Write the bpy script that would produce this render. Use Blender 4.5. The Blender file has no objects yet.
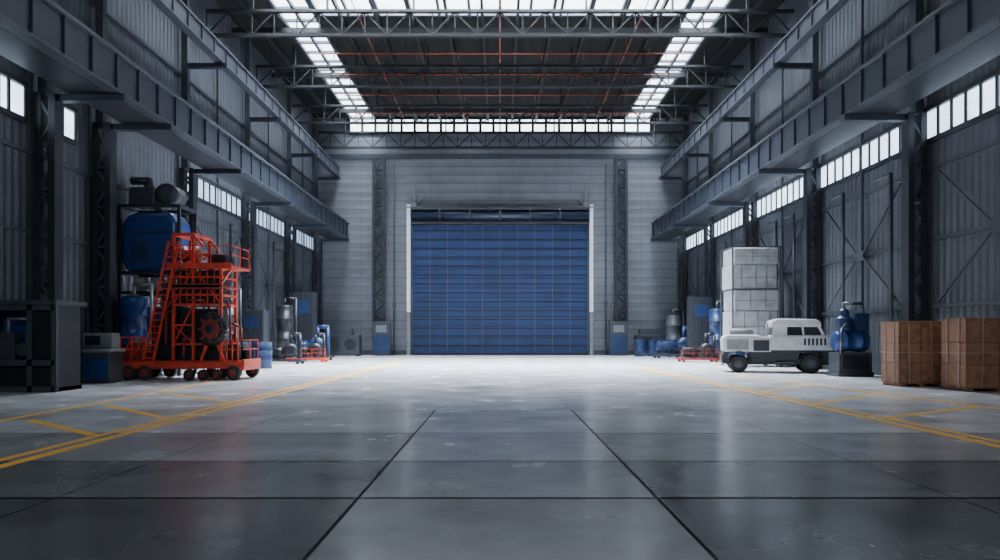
import bpy, math, random
from mathutils import Vector, Matrix
random.seed(7)
S=bpy.context.scene
COL=S.collection
# ------------------------------------------------------------ materials
def nmat(name):
    m=bpy.data.materials.new(name); m.use_nodes=True
    nt=m.node_tree; b=nt.nodes['Principled BSDF']; return m,nt,b
def setc(b,c,r,me):
    b.inputs['Base Color'].default_value=(*c,1); b.inputs['Roughness'].default_value=r; b.inputs['Metallic'].default_value=me
def paint(name,c,r=0.5,me=0.0,var=0.35,scale=2.5,bump=0.05,dirt=(0.02,0.02,0.022)):
    m,nt,b=nmat(name); setc(b,c,r,me)
    tc=nt.nodes.new('ShaderNodeTexCoord'); n=nt.nodes.new('ShaderNodeTexNoise')
    n.inputs['Scale'].default_value=scale; n.inputs['Detail'].default_value=6; n.inputs['Roughness'].default_value=0.65
    nt.links.new(tc.outputs['Object'],n.inputs['Vector'])
    mr=nt.nodes.new('ShaderNodeMapRange'); mr.inputs[1].default_value=0.45; mr.inputs[2].default_value=0.75
    mr.inputs[3].default_value=0; mr.inputs[4].default_value=var
    nt.links.new(n.outputs['Fac'],mr.inputs[0])
    mx=nt.nodes.new('ShaderNodeMixRGB'); mx.inputs[1].default_value=(*c,1); mx.inputs[2].default_value=(*dirt,1)
    nt.links.new(mr.outputs[0],mx.inputs[0]); nt.links.new(mx.outputs[0],b.inputs['Base Color'])
    if bump:
        bp=nt.nodes.new('ShaderNodeBump'); bp.inputs['Strength'].default_value=bump; bp.inputs['Distance'].default_value=0.02
        nt.links.new(n.outputs['Fac'],bp.inputs['Height']); nt.links.new(bp.outputs[0],b.inputs['Normal'])
    return m
def math_(nt,op,a,bv=None):
    n=nt.nodes.new('ShaderNodeMath'); n.operation=op
    if isinstance(a,(int,float)): n.inputs[0].default_value=a
    else: nt.links.new(a,n.inputs[0])
    if bv is not None:
        if isinstance(bv,(int,float)): n.inputs[1].default_value=bv
        else: nt.links.new(bv,n.inputs[1])
    return n.outputs[0]
def siding(name,c,rib_ax,rib,seam_ax,seam,r=0.5,line=0.12,depth=0.04,dark=0.45,me=0.1,sd=1.0,pv=0.14,sw=0.05):
    m,nt,b=nmat(name); setc(b,c,r,me)
    tc=nt.nodes.new('ShaderNodeTexCoord'); sp=nt.nodes.new('ShaderNodeSeparateXYZ')
    nt.links.new(tc.outputs['Object'],sp.inputs[0])
    f=math_(nt,'FRACT',math_(nt,'DIVIDE',sp.outputs[rib_ax],rib))
    l1=math_(nt,'LESS_THAN',f,line)
    f2=math_(nt,'FRACT',math_(nt,'DIVIDE',sp.outputs[seam_ax],seam))
    l2=math_(nt,'MULTIPLY',math_(nt,'LESS_THAN',f2,sw/seam),sd)
    fl=math_(nt,'FLOOR',math_(nt,'DIVIDE',sp.outputs[rib_ax],rib)); fl2=math_(nt,'FLOOR',math_(nt,'DIVIDE',sp.outputs[seam_ax],seam))
    cmb=nt.nodes.new('ShaderNodeCombineXYZ'); nt.links.new(fl,cmb.inputs[0]); nt.links.new(fl2,cmb.inputs[1])
    wn=nt.nodes.new('ShaderNodeTexWhiteNoise'); nt.links.new(cmb.outputs[0],wn.inputs['Vector'])
    n=nt.nodes.new('ShaderNodeTexNoise'); n.inputs['Scale'].default_value=0.35; n.inputs['Detail'].default_value=7; n.inputs['Roughness'].default_value=0.7
    nt.links.new(tc.outputs['Object'],n.inputs['Vector'])
    v=math_(nt,'ADD',math_(nt,'MULTIPLY',n.outputs['Fac'],1.1),math_(nt,'MULTIPLY',wn.outputs['Value'],pv))
    v=math_(nt,'ADD',v,0.32)
    lm=math_(nt,'MULTIPLY',math_(nt,'MAXIMUM',l1,l2),dark)
    v=math_(nt,'MULTIPLY',v,math_(nt,'SUBTRACT',1.0,lm))
    vm=nt.nodes.new('ShaderNodeVectorMath'); vm.operation='SCALE'; vm.inputs[0].default_value=c; nt.links.new(v,vm.inputs['Scale'])
    nt.links.new(vm.outputs[0],b.inputs['Base Color'])
    h=math_(nt,'ABSOLUTE',math_(nt,'SUBTRACT',f,0.5))
    bp=nt.nodes.new('ShaderNodeBump'); bp.inputs['Strength'].default_value=0.8; bp.inputs['Distance'].default_value=depth
    nt.links.new(h,bp.inputs['Height']); nt.links.new(bp.outputs[0],b.inputs['Normal'])
    return m
def emis(name,c,s):
    m,nt,b=nmat(name); setc(b,(0.5,0.55,0.6),0.3,0)
    tc=nt.nodes.new('ShaderNodeTexCoord'); n=nt.nodes.new('ShaderNodeTexNoise'); n.inputs['Scale'].default_value=0.8
    nt.links.new(tc.outputs['Object'],n.inputs['Vector'])
    b.inputs['Emission Color'].default_value=(*c,1)
    st=math_(nt,'MULTIPLY',math_(nt,'ADD',n.outputs['Fac'],0.5),s); nt.links.new(st,b.inputs['Emission Strength'])
    return m

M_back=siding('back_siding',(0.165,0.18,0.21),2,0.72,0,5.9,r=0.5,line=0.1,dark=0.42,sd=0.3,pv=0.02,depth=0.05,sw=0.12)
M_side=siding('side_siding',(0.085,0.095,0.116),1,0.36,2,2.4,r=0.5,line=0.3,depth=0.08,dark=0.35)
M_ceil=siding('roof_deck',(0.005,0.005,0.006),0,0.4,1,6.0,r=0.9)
M_steel=paint('dark_steel',(0.024,0.028,0.036),0.45,0.2)
M_steel2=paint('grey_steel',(0.056,0.064,0.080),0.45,0.2)
M_girder=paint('girder_paint',(0.027,0.034,0.051),0.45,0.15)
M_truss=paint('truss_paint',(0.010,0.0115,0.015),0.6,0.1)
M_orange=paint('orange_pipe_paint',(0.24,0.045,0.015),0.5)
M_red=paint('red_orange_paint',(0.60,0.045,0.018),0.45,0.0,var=0.75,scale=3.5,dirt=(0.06,0.02,0.015))
M_redd=paint('dark_red_paint',(0.20,0.023,0.014),0.5)
M_blue=paint('blue_paint',(0.018,0.058,0.21),0.3,0.1,var=0.5)
M_blued=paint('dark_blue_paint',(0.014,0.036,0.11),0.4,0.1)
M_white=paint('white_paint',(0.58,0.59,0.60),0.35,0,var=0.45,dirt=(0.1,0.1,0.11))
M_post=paint('post_white_paint',(0.9,0.92,0.95),0.4,0,var=0.1)
M_cream=paint('off_white_panel',(0.42,0.43,0.445),0.35,0,var=0.8,scale=1.3,bump=0.3,dirt=(0.13,0.14,0.155))
M_lgrey=paint('light_grey_paint',(0.20,0.212,0.23),0.45,0,var=0.5)
M_black=paint('black_rubber',(0.012,0.012,0.014),0.65)
M_dark=paint('dark_machine',(0.020,0.022,0.028),0.4,0.4)
M_chrome=paint('worn_metal',(0.2,0.21,0.23),0.3,0.9)
M_yel=paint('yellow_line_paint',(1.0,0.50,0.03),0.5,0,var=0.25,scale=5,bump=0,dirt=(0.5,0.3,0.1))
M_wood=paint('wrapped_carton',(0.32,0.155,0.085),0.5,0,var=0.85,scale=3.5,bump=0.9,dirt=(0.075,0.038,0.024))
M_wood2=paint('carton_edge_board',(0.25,0.12,0.068),0.6,0,var=0.7,dirt=(0.075,0.04,0.025))
M_strap=paint('strap',(0.40,0.29,0.21),0.4)
M_glass=paint('dark_glass',(0.02,0.026,0.036),0.08,0,var=0.1,bump=0)
M_joint=paint('joint_sealant',(0.008,0.009,0.012),0.8,bump=0)
M_sky=emis('skylight_glass',(0.80,0.90,1.0),7)
M_cler=emis('clerestory_glass',(0.80,0.90,1.0),6)
M_win=emis('window_glass',(0.66,0.82,1.0),3.4)
M_winl=emis('window_glass_dim',(0.5,0.7,1.0),1.1)
M_winn=emis('window_glass_near',(0.65,0.82,1.0),4)
M_door=siding('door_blue',(0.011,0.035,0.118),2,0.8,0,1.84,r=0.5,line=0.07,depth=0.03,dark=0.85,sd=0.0)
def floor_mat():
    m,nt,b=nmat('polished_concrete')
    tc=nt.nodes.new('ShaderNodeTexCoord')
    n=nt.nodes.new('ShaderNodeTexNoise'); n.inputs['Scale'].default_value=0.4; n.inputs['Detail'].default_value=10; n.inputs['Roughness'].default_value=0.68
    nt.links.new(tc.outputs['Object'],n.inputs['Vector'])
    n2=nt.nodes.new('ShaderNodeTexNoise'); n2.inputs['Scale'].default_value=0.9; n2.inputs['Detail'].default_value=5; n2.inputs['Roughness'].default_value=0.5
    nt.links.new(tc.outputs['Object'],n2.inputs['Vector'])
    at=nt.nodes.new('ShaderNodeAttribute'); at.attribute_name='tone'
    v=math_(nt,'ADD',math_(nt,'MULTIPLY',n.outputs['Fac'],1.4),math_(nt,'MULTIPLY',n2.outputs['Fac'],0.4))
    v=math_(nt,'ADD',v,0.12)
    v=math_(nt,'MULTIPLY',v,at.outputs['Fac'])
    vm=nt.nodes.new('ShaderNodeVectorMath'); vm.operation='SCALE'; vm.inputs[0].default_value=(0.66,0.67,0.69); nt.links.new(v,vm.inputs['Scale'])
    nt.links.new(vm.outputs[0],b.inputs['Base Color'])
    mr=nt.nodes.new('ShaderNodeMapRange'); mr.inputs[1].default_value=0.3; mr.inputs[2].default_value=0.7; mr.inputs[3].default_value=0.15; mr.inputs[4].default_value=0.29
    nt.links.new(n2.outputs['Fac'],mr.inputs[0]); nt.links.new(mr.outputs[0],b.inputs['Roughness'])
    b.inputs['IOR'].default_value=1.5
    return m
M_floor=floor_mat()

# ------------------------------------------------------------ mesh builder
class MB:
    def __init__(s): s.v=[];s.f=[];s.m=[];s.sm=[]
    def add(s,vs,fs,mi=0,sm=False):
        o=len(s.v); s.v+= [tuple(p) for p in vs]
        for f in fs: s.f.append([o+i for i in f]); s.m.append(mi); s.sm.append(sm)
        return s
    def box(s,x0,x1,y0,y1,z0,z1,mi=0):
        vs=[(x,y,z) for z in(z0,z1) for y in(y0,y1) for x in(x0,x1)]
        return s.add(vs,[(0,2,3,1),(4,5,7,6),(0,1,5,4),(1,3,7,5),(3,2,6,7),(2,0,4,6)],mi)
    def beam(s,p,q,w,h,mi=0):
        p=Vector(p);q=Vector(q);d=(q-p);L=d.length
        if L<1e-6: return s
        d/=L; up=Vector((0,0,1)) if abs(d.z)<0.95 else Vector((0,1,0))
        a=d.cross(up).normalized(); u=a.cross(d)
        vs=[]
        for e in(p,q):
            for i,j in((-1,-1),(1,-1),(1,1),(-1,1)): vs.append(e+a*i*w/2+u*j*h/2)
        return s.add(vs,[(0,1,2,3),(7,6,5,4),(0,4,5,1),(1,5,6,2),(2,6,7,3),(3,7,4,0)],mi)
    def lathe(s,p,d,prof,n=24,mi=0,sm=True):
        p=Vector(p);d=Vector(d).normalized(); up=Vector((0,0,1)) if abs(d.z)<0.9 else Vector((0,1,0))
        a=d.cross(up).normalized(); u=a.cross(d); vs=[];fs=[]
        for t,r in prof:
            for i in range(n):
                an=2*math.pi*i/n; vs.append(p+d*t+(a*math.cos(an)+u*math.sin(an))*r)
        k=len(prof)
        for j in range(k-1):
            for i in range(n): fs.append((j*n+i,j*n+(i+1)%n,(j+1)*n+(i+1)%n,(j+1)*n+i))
        s.add(vs,fs,mi,sm)
        o=len(s.v)-len(vs)
        s.f.append([o+i for i in range(n)][::-1]); s.m.append(mi); s.sm.append(False)
        s.f.append([o+(k-1)*n+i for i in range(n)]); s.m.append(mi); s.sm.append(False)
        return s
    def cyl(s,p,q,r,n=16,mi=0):
        L=(Vector(q)-Vector(p)).length
        return s.lathe(p,Vector(q)-Vector(p),[(0,r),(L,r)],n,mi)
    def pipe(s,pts,r,n=10,mi=0):
        for a,b in zip(pts[:-1],pts[1:]): s.cyl(a,b,r,n,mi)
        for a in pts[1:-1]:
            s.lathe((a[0],a[1],a[2]-r),(0,0,1),[(r-r*math.cos(t),max(1e-3,r*math.sin(t))) for t in [0.01,0.8,1.57,2.3,3.13]],n,mi)
        return s
    def tank(s,p,d,L,r,mi=0,rings=(),n=32,k=None):
        k=k or r*0.35
        prof=[(0,0.01)]+[(k*(1-math.cos(a)),r*math.sin(a)) for a in(0.35,0.7,1.05,1.35)]+[(k,r)]
        for t in rings: prof+=[(t-0.04,r),(t-0.04,r+0.025),(t+0.04,r+0.025),(t+0.04,r)]
        prof+=[(L-k,r)]+[(L-k*(1-math.cos(a)),r*math.sin(a)) for a in(1.35,1.05,0.7,0.35)]+[(L,0.01)]
        return s.lathe(p,d,prof,n,mi)
    def prism(s,prof,y0,y1,mi=0):
        n=len(prof); vs=[(x,y0,z) for x,z in prof]+[(x,y1,z) for x,z in prof]
        return s.add(vs,[tuple(range(n)),tuple(range(2*n-1,n-1,-1))]+[(i,i+n,(i+1)%n+n,(i+1)%n) for i in range(n)],mi)
    def mesh(s,name,mats):
        me=bpy.data.meshes.new(name); me.from_pydata(s.v,[],s.f); me.validate(clean_customdata=False)
        for m in mats: me.materials.append(m)
        if len(me.polygons)==len(s.m):
            me.polygons.foreach_set('material_index',s.m); me.polygons.foreach_set('use_smooth',s.sm)
        me.update(); return me
    def obj(s,name,mats,parent=None,loc=(0,0,0),bevel=0,label=None):
        if not isinstance(mats,(list,tuple)): mats=[mats]
        o=bpy.data.objects.new(name,s.mesh(name,mats)); COL.objects.link(o); o.location=loc
        if parent: o.parent=parent
        if bevel:
            b=o.modifiers.new('bevel','BEVEL'); b.width=bevel; b.segments=3; b.limit_method='ANGLE'
        if label: o['label']=label
        return o
def thing(name,label,cat,loc,rz=0,group=None):
    e=bpy.data.objects.new(name,None); e.empty_display_size=0.3; COL.objects.link(e); e.location=loc; e.rotation_euler=(0,0,rz)
    e['label']=label; e['category']=cat
    if group: e['group']=group
    return e
def tag(o,label,cat,group=None):
    o['label']=label;o['category']=cat
    if group:o['group']=group
def struct(o,label=None,cat=None):
    o['kind']='structure'
    if label: o['label']=label
    if cat: o['category']=cat

W=15.6; D=59.0; H=20.0; Y0=-8.0
# ------------------------------------------------------------ floor
xs=[-W,-10.3,-7.35,-4.4,-1.4,1.55,4.5,7.45,10.4,W]
ys=[Y0,-3,0.5,4.0,6.91,8.96,11.55,15.1,20,26,33,41,50,D]
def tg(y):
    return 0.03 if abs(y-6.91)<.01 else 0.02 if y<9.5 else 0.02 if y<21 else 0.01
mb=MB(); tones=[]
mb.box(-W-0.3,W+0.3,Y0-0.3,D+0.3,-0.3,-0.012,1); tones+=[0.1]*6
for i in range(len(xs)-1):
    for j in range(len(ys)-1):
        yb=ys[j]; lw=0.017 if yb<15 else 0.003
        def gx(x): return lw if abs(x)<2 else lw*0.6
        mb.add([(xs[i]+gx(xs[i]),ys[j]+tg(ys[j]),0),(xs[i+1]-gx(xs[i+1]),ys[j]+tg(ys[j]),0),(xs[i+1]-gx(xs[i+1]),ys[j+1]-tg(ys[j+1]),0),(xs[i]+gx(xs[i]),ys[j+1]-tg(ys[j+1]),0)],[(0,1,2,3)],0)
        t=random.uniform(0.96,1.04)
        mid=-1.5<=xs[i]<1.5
        if ys[j+1]<=7: t*=0.14 if not mid else 0.38  # foreground shade and dark roof reflection painted into the near slab tones
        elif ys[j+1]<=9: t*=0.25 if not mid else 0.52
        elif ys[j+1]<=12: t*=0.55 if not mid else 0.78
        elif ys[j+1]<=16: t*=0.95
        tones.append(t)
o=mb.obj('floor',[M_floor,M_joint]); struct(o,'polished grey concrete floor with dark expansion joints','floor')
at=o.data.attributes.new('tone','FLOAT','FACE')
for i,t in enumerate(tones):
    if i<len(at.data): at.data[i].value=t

# ------------------------------------------------------------ walls
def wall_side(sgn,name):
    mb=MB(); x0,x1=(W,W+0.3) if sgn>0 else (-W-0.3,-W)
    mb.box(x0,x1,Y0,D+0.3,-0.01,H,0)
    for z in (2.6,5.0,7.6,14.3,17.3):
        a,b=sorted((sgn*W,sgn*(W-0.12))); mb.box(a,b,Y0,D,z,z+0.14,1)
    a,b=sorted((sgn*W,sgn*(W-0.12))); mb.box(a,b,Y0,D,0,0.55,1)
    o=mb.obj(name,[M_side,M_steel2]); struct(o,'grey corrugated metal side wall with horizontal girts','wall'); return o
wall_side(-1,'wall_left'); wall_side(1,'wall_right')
mb=MB(); mb.box(-W,W,D,D+0.3,-0.01,H,0)
mb.box(-W,W,D-0.12,D,16.5,16.9,1)
mb.box(-W,W,D-0.06,D,0,0.4,1)
o=mb.obj('wall_back',[M_back,M_steel2]); struct(o,'grey horizontal ribbed metal siding end wall','wall')
mb=MB(); mb.box(-W,W,Y0-0.3,Y0,-0.01,H,0)
o=mb.obj('wall_front',[M_back]); struct(o,'grey metal siding wall','wall')
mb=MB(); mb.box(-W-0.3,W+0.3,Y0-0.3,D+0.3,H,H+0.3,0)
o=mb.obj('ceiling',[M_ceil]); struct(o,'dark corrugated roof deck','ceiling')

# ------------------------------------------------------------ skylights & windows
wn=[0]
def window(mb,mats,label):
    wn[0]+=1; o=mb.obj('window_%d'%wn[0],mats); struct(o,label,'window'); return o
def area(x,y,z,sx,sy,p,rot=(0,0,0),col=(0.83,0.905,1.0),spread=180):
    l=bpy.data.lights.new('daylight_and_fill','AREA'); l.shape='RECTANGLE'; l.size=sx; l.size_y=sy; l.energy=p; l.color=col; l.spread=math.radians(spread)
    o=bpy.data.objects.new('daylight_and_fill',l); COL.objects.link(o); o.location=(x,y,z); o.rotation_euler=rot; return o
def skylight(x0,x1,y0,y1,nx,ny,pw,spread,ly0=None):
    mb=MB(); z=H-0.03; t=0.08
    dx=(x1-x0)/nx; dy=(y1-y0)/ny
    for i in range(nx):
        for j in range(ny):
            mb.box(x0+i*dx+t,x0+(i+1)*dx-t,y0+j*dy+t,y0+(j+1)*dy-t,z-0.02,z+0.02,0)
    for i in range(nx+1): mb.box(x0+i*dx-t,x0+i*dx+t,y0-t,y1+t,z-0.22,z+0.02,1)
    for j in range(ny+1): mb.box(x0-t,x1+t,y0+j*dy-t,y0+j*dy+t,z-0.18,z+0.02,1)
    window(mb,[M_sky,M_steel2],'bright framed glass roof skylight strip')
    ly0=ly0 or y0
    area((x0+x1)/2,(ly0+y1)/2,z+0.0-0.03,x1-x0,y1-ly0,pw,spread=spread)
skylight(-12.5,-10.5,18,58.6,2,27,5600,112,32)
skylight(10.5,12.5,18,58.6,2,27,5600,112,32)
skylight(-10.3,10.3,35.6,39.8,12,2,25000,98)
mb=MB(); n=23; x0=-12.7; dx=25.4/n
for i in range(n): mb.box(x0+i*dx+0.12,x0+(i+1)*dx-0.12,D-0.08,D-0.03,18.75,19.8,0)
for i in range(n+1): mb.box(x0+i*dx-0.1,x0+i*dx+0.1,D-0.16,D-0.02,18.7,19.9,1)
mb.box(x0,-x0,D-0.2,D-0.02,18.6,18.75,1); mb.box(x0,-x0,D-0.2,D-0.02,19.8,19.95,1)
window(mb,[M_cler,M_steel],'long row of bright clerestory glass panes')
mb=MB()
for i in range(12): mb.box(-11.9+i*2,-10.1+i*2,Y0+0.02,Y0+0.06,9,16,0)
for i in range(13): mb.box(-12.1+i*2,-11.9+i*2,Y0+0.0,Y0+0.2,8.9,16.1,1)
M_fill=emis('added_fill_glow',(0.75,0.86,1.0),0.6)  # glow for an added window behind the camera, brightens surfaces facing it
window(mb,[M_fill,M_steel2],'added glowing fill window in the unseen end wall')
area(0,Y0+0.1,12.5,24,7,2300,(math.radians(90),0,0))  # added fill lamp at the invented window, not a known daylight source
bays=[9.0,17.4,25.6,34.0,42.4,50.8,58.6]
def sidewin(sgn,ya,yb,mat):
    mb=MB(); L=yb-ya; n=max(1,round(L/0.74)); d=L/n
    def bx(a,b,*r):
        lo,hi=sorted((sgn*a,sgn*b)); mb.box(lo,hi,*r)
    for i in range(n): bx(W-0.05,W-0.02,ya+i*d+0.06,ya+(i+1)*d-0.06,8.75,9.72,0)
    for i in range(n+1): bx(W-0.10,W-0.01,ya+i*d-0.055,ya+i*d+0.055,8.6,9.9,1)
    bx(W-0.14,W-0.01,ya-0.05,yb+0.05,8.55,8.73,1); bx(W-0.14,W-0.01,ya-0.05,yb+0.05,9.74,9.92,1)
    window(mb,[mat,M_steel],'high strip window with pale blue panes')
for k in range(len(bays)-1):
    sidewin(1,bays[k]+0.06,bays[k+1]-0.06,M_win)
for a,b,mt in [(19.0,22.9,M_winn),(24.1,25.6,M_winn),(34.4,42,M_winl),(42.8,50.4,M_winl),(51.2,58.4,M_winl)]:
    sidewin(-1,a,b,mt)

# ------------------------------------------------------------ roller door and frame
M_doorline=paint('door_seam_brown',(0.11,0.062,0.05),0.5)
mb=MB(); n=15; hh=11.2/n
for i in range(n):
    z=i*hh
    mb.box(-7.35,7.35,D-0.22,D-0.14,z+0.05,z+hh-0.05,0)
    mb.box(-7.35,7.35,D-0.17,D-0.1,z+hh-0.08,z+hh+0.06,1)
for k in range(1,10):
    x=-7.35+k*14.7/10; mb.box(x-0.025,x+0.025,D-0.24,D-0.1,0.02,11.2,2)
mb.box(-7.35,7.35,D-0.28,D-0.1,0.0,0.16,1)
o=mb.obj('door_1',[M_door,M_dark,M_doorline]); struct(o,'large closed navy blue sectional roller door','door')
mb=MB()
for s in(-1,1):
    a,b=sorted((s*7.5,s*7.8)); mb.box(a,b,D-0.5,D-0.05,3.6,12.6,0); mb.box(a,b,D-0.5,D-0.05,0.0,3.6,1)
mb.box(-7.8,7.8,D-0.55,D-0.05,12.32,12.45,1)
o1=mb.obj('trim_1',[M_post,M_lgrey]); struct(o1,'white vertical guide posts of the roller door','door frame')
mb=MB(); mb.box(-7.45,7.45,D-0.3,D-0.05,10.9,12.1,0); mb.box(-7.45,7.45,D-0.9,D-0.05,12.1,12.3,1)
mb.lathe((-7.4,D-0.55,11.7),(1,0,0),[(0,0.1),(0,0.34),(14.8,0.34),(14.8,0.1)],20,2)
mb.box(-7.45,7.45,D-0.6,D-0.05,11.0,11.12,1)
for x in (-5,-2.5,0,2.5,5): mb.box(x-0.08,x+0.08,D-0.92,D-0.3,11.3,12.1,1)
M_bbar=paint('roller_blue',(0.018,0.03,0.062),0.4)
o=mb.obj('trim_2',[M_dark,M_steel2,M_bbar]); struct(o,'dark recessed roller drum above the door','door housing')
for s in(-1,1):
    mb=MB()
    for k in range(2):
        mb.beam((s*7.2,D-0.1,12.5),(s*7.2+ (0.8 if k else -0.8),D-0.1,13.5),0.12,0.12)
    mb.box(s*7.2-0.25,s*7.2+0.25,D-0.5,D-0.05,12.45,12.8)
    mb.box(s*7.2-0.06,s*7.2+0.06,D-0.2,D-0.05,12.6,14.2)
    o=mb.obj('wall_bracket',[M_lgrey]); tag(o,'grey steel bracket above the door corner','bracket','door corner brackets')

# ------------------------------------------------------------ columns
def column(x,y,sgn,wx=0.46,wy=0.5,top=9.7,grp='lattice columns of the side walls',corbel=True,label='dark riveted lattice steel column against side wall',mat=None):
    mat=mat or M_steel
    e=thing('steel_column',label,'column',(x,y,0),0,grp)
    for a in(-1,1):
        m=MB(); m.box(a*wx/2-0.07,a*wx/2+0.07,-wy/2,wy/2,0.05,top); 
        m.box(a*wx/2-0.11,a*wx/2+0.11,-wy/2-0.03,-wy/2,0.05,top)
        m.obj('column_chord',mat,e)
    m=MB(); z=0.5; k=1
    while z<top-0.8:
        m.beam((-wx/2*k,-wy/2+0.03,z),(wx/2*k,-wy/2+0.03,z+0.75),0.05,0.08)
        m.beam((-wx/2*k,wy/2-0.03,z),(wx/2*k,wy/2-0.03,z+0.75),0.05,0.08)
        if k==1: m.box(-wx/2,wx/2,-wy/2,wy/2,z-0.05,z+0.05)
        z+=0.75;k=-k
    m.obj('column_lacing',M_steel2 if corbel else mat,e)
    m=MB(); m.box(-wx/2-0.12,wx/2+0.12,-wy/2-0.12,wy/2+0.12,0,0.1)
    m.obj('base_plate',M_steel,e)
    if corbel:
        m=MB(); a,b=sorted((sgn*0.0,sgn*0.3)); m.box(a,b,-0.14,0.14,9.7,19.6); m.obj('upper_shaft',M_steel2,e)
        m=MB(); d=-sgn
        a,b=sorted((d*0.2,d*2.6)); m.box(a,b,-0.15,0.15,9.46,9.68)
        m.obj('column_corbel',M_girder,e)
        m=MB(); a,b=sorted((-d*0.2,d*1.9)); m.box(a,b,-0.12,0.12,14.6,14.82)
        m.obj('column_corbel',M_girder,e)
CX=15.12
for y in (17.4,23.5,26.8,34,42.4,50.8,58.2): column(-CX,y,-1)
for y in (17.4,25.6,34,42.4,50.8,58.2): column(CX,y,1)
for s in(-1,1): column(s*10.1,D-0.5,s,wx=0.85,wy=0.5,top=16.4,grp='end wall columns',corbel=False,label='dark lattice steel column against the end wall',mat=M_steel)

# ------------------------------------------------------------ girders
def girder(sgn):
    e=thing('crane_girder','long blue grey crane runway girder along the side wall','girder',(sgn*12.85,Y0+0.1,9.7),0,'crane runway girders')
    L=D-Y0-0.4
    m=MB(); m.box(-0.1,0.1,0,L,0.06,1.25)
    y=0.3
    while y<L:
        m.box(-0.17,0.17,y,y+0.05,0.06,1.25); y+=1.4
    m.obj('girder_web',M_girder,e)
    m=MB(); m.box(-0.22,0.22,0,L,0,0.08); m.obj('bottom_flange',M_steel2,e)
    m=MB(); m.box(-0.24,0.24,0,L,1.25,1.34); m.obj('top_flange',M_steel2,e)
    m=MB(); m.box(-0.06,0.06,0,L,1.34,1.48); m.obj('crane_rail',M_chrome,e)
    m=MB(); a,b=sorted((sgn*0.24,sgn*1.55)); m.box(a,b,0,L,1.17,1.25); m.box(a,b,0,L,0.0,0.05)
    y=0.5
    while y<L: m.box(a,b,y,y+0.1,0.05,1.17); y+=4.2
    m.obj('walkway',M_steel,e)
def upper(sgn):
    e=thing('gantry_beam','upper blue grey boxed service beam','beam',(sgn*13.6,Y0+0.1,14.85),0,'upper service beams')
    L=D-Y0-0.4
    m=MB(); m.box(-0.12,0.12,0,L,0.06,0.8)
    y=0.3
    while y<L: m.box(-0.17,0.17,y,y+0.05,0.06,0.8); y+=1.4
    m.obj('beam_web',M_girder,e)
    m=MB(); m.box(-0.2,0.2,0,L,0,0.07); m.box(-0.2,0.2,0,L,0.8,0.87); m.obj('beam_flange',M_steel2,e)
    m=MB(); a,b=sorted((sgn*0.2,sgn*0.9)); m.box(a,b,0,L,0.7,0.75); m.obj('walkway',M_steel,e)
for s in(-1,1): girder(s); upper(s)

for s in(-1,1):
    for k in range(len(bays)-1):
        y0,y1=bays[k],bays[k+1]
        y=y0+(y1-y0)*0.5
        if not(s<0 and k==2):
            m=MB(); m.box(-0.05,0.05,-0.05,0.05,0,8.5) ; m.box(-0.05,0.05,-0.05,0.05,10.0,17.2); m.box(-0.05,-0.0,-0.03,0.03,8.4,10.1) if s>0 else m.box(0.0,0.05,-0.03,0.03,8.4,10.1)
            o=m.obj('wall_stud',M_steel2,loc=(s*(W-0.19),y,0)); tag(o,'slim grey vertical steel stud on corrugated wall','stud','wall studs')
        if k>=1 and not (s<0 and k in(1,2)):
            m=MB(); ym=(y0+y1)/2
            for dy in(-1,1):
                m.beam((0,ym+dy*0.15,5.0),(0,ym+dy*3.0,2.8),0.05,0.08); m.beam((0,ym+dy*0.15,5.0),(0,ym+dy*3.0,7.4),0.05,0.08)
            m.box(-0.03,0.03,ym-0.3,ym+0.3,4.8,5.2)
            o=m.obj('cross_brace',M_steel2,loc=(s*(W-0.275),0,0)); tag(o,'diagonal grey cross bracing bolted across wall bay','brace','wall cross braces')

# ------------------------------------------------------------ trusses
def truss(y,x=15.3,z0=17.2,z1=18.6):
    e=thing('roof_truss','dark lattice steel roof truss spanning the hall','truss',(0,y,z0),0,'roof trusses')
    h=z1-z0
    m=MB(); m.box(-x,x,-0.12,0.12,0,0.14); m.obj('bottom_chord',M_truss,e)
    m=MB(); m.box(-x,x,-0.12,0.12,h-0.14,h); m.obj('top_chord',M_truss,e)
    m=MB(); n=26; d=2*x/n
    for i in range(n):
        a=-x+i*d
        if i%2==0: m.beam((a,0,0.1),(a+d,0,h-0.1),0.07,0.07)
        else: m.beam((a,0,h-0.1),(a+d,0,0.1),0.07,0.07)
        m.box(a-0.03,a+0.03,-0.03,0.03,0.1,h-0.1)
    for a in (-12.9,-9,-4.5,0,4.5,9,12.9): m.box(a-0.06,a+0.06,-0.06,0.06,h,H-z0-0.25)
    m.obj('truss_web',M_truss,e)
for y in (14,21.5,29,36.5,44,51.5,58.2): truss(y)
for x in (-14,-9,-7,-5,-3,-1,1,3,5,7,9,14):
    m=MB(); m.box(-0.08,0.08,0,D-Y0-0.3,0,0.3); o=m.obj('roof_purlin',M_truss,loc=(x,Y0+0.1,H-0.42)); tag(o,'dark longitudinal steel roof purlin','purlin','roof purlins')
for y in (26,32,40.6,47.5,55):
    m=MB(); m.box(-15.5,15.5,-0.1,0.1,0,0.3); o=m.obj('roof_joist',M_truss,loc=(0,y,H-0.85)); tag(o,'dark cross joist below the roof deck','joist','roof joists')
for x,z in((0,18.75),(-7.6,18.75),(7.6,18.75)):
    m=MB(); rr=0.045 if x==0 else 0.028; m.cyl((0,0,0),(0,46,0),rr,10); 
    for k in range(11): m.cyl((0,2+4*k,0),(0,2+4*k,0.85),0.015,6)
    o=m.obj('sprinkler_pipe',M_orange,loc=(x,12,z)); tag(o,'orange overhead sprinkler pipe running lengthwise','pipe','sprinkler pipes')
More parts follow.
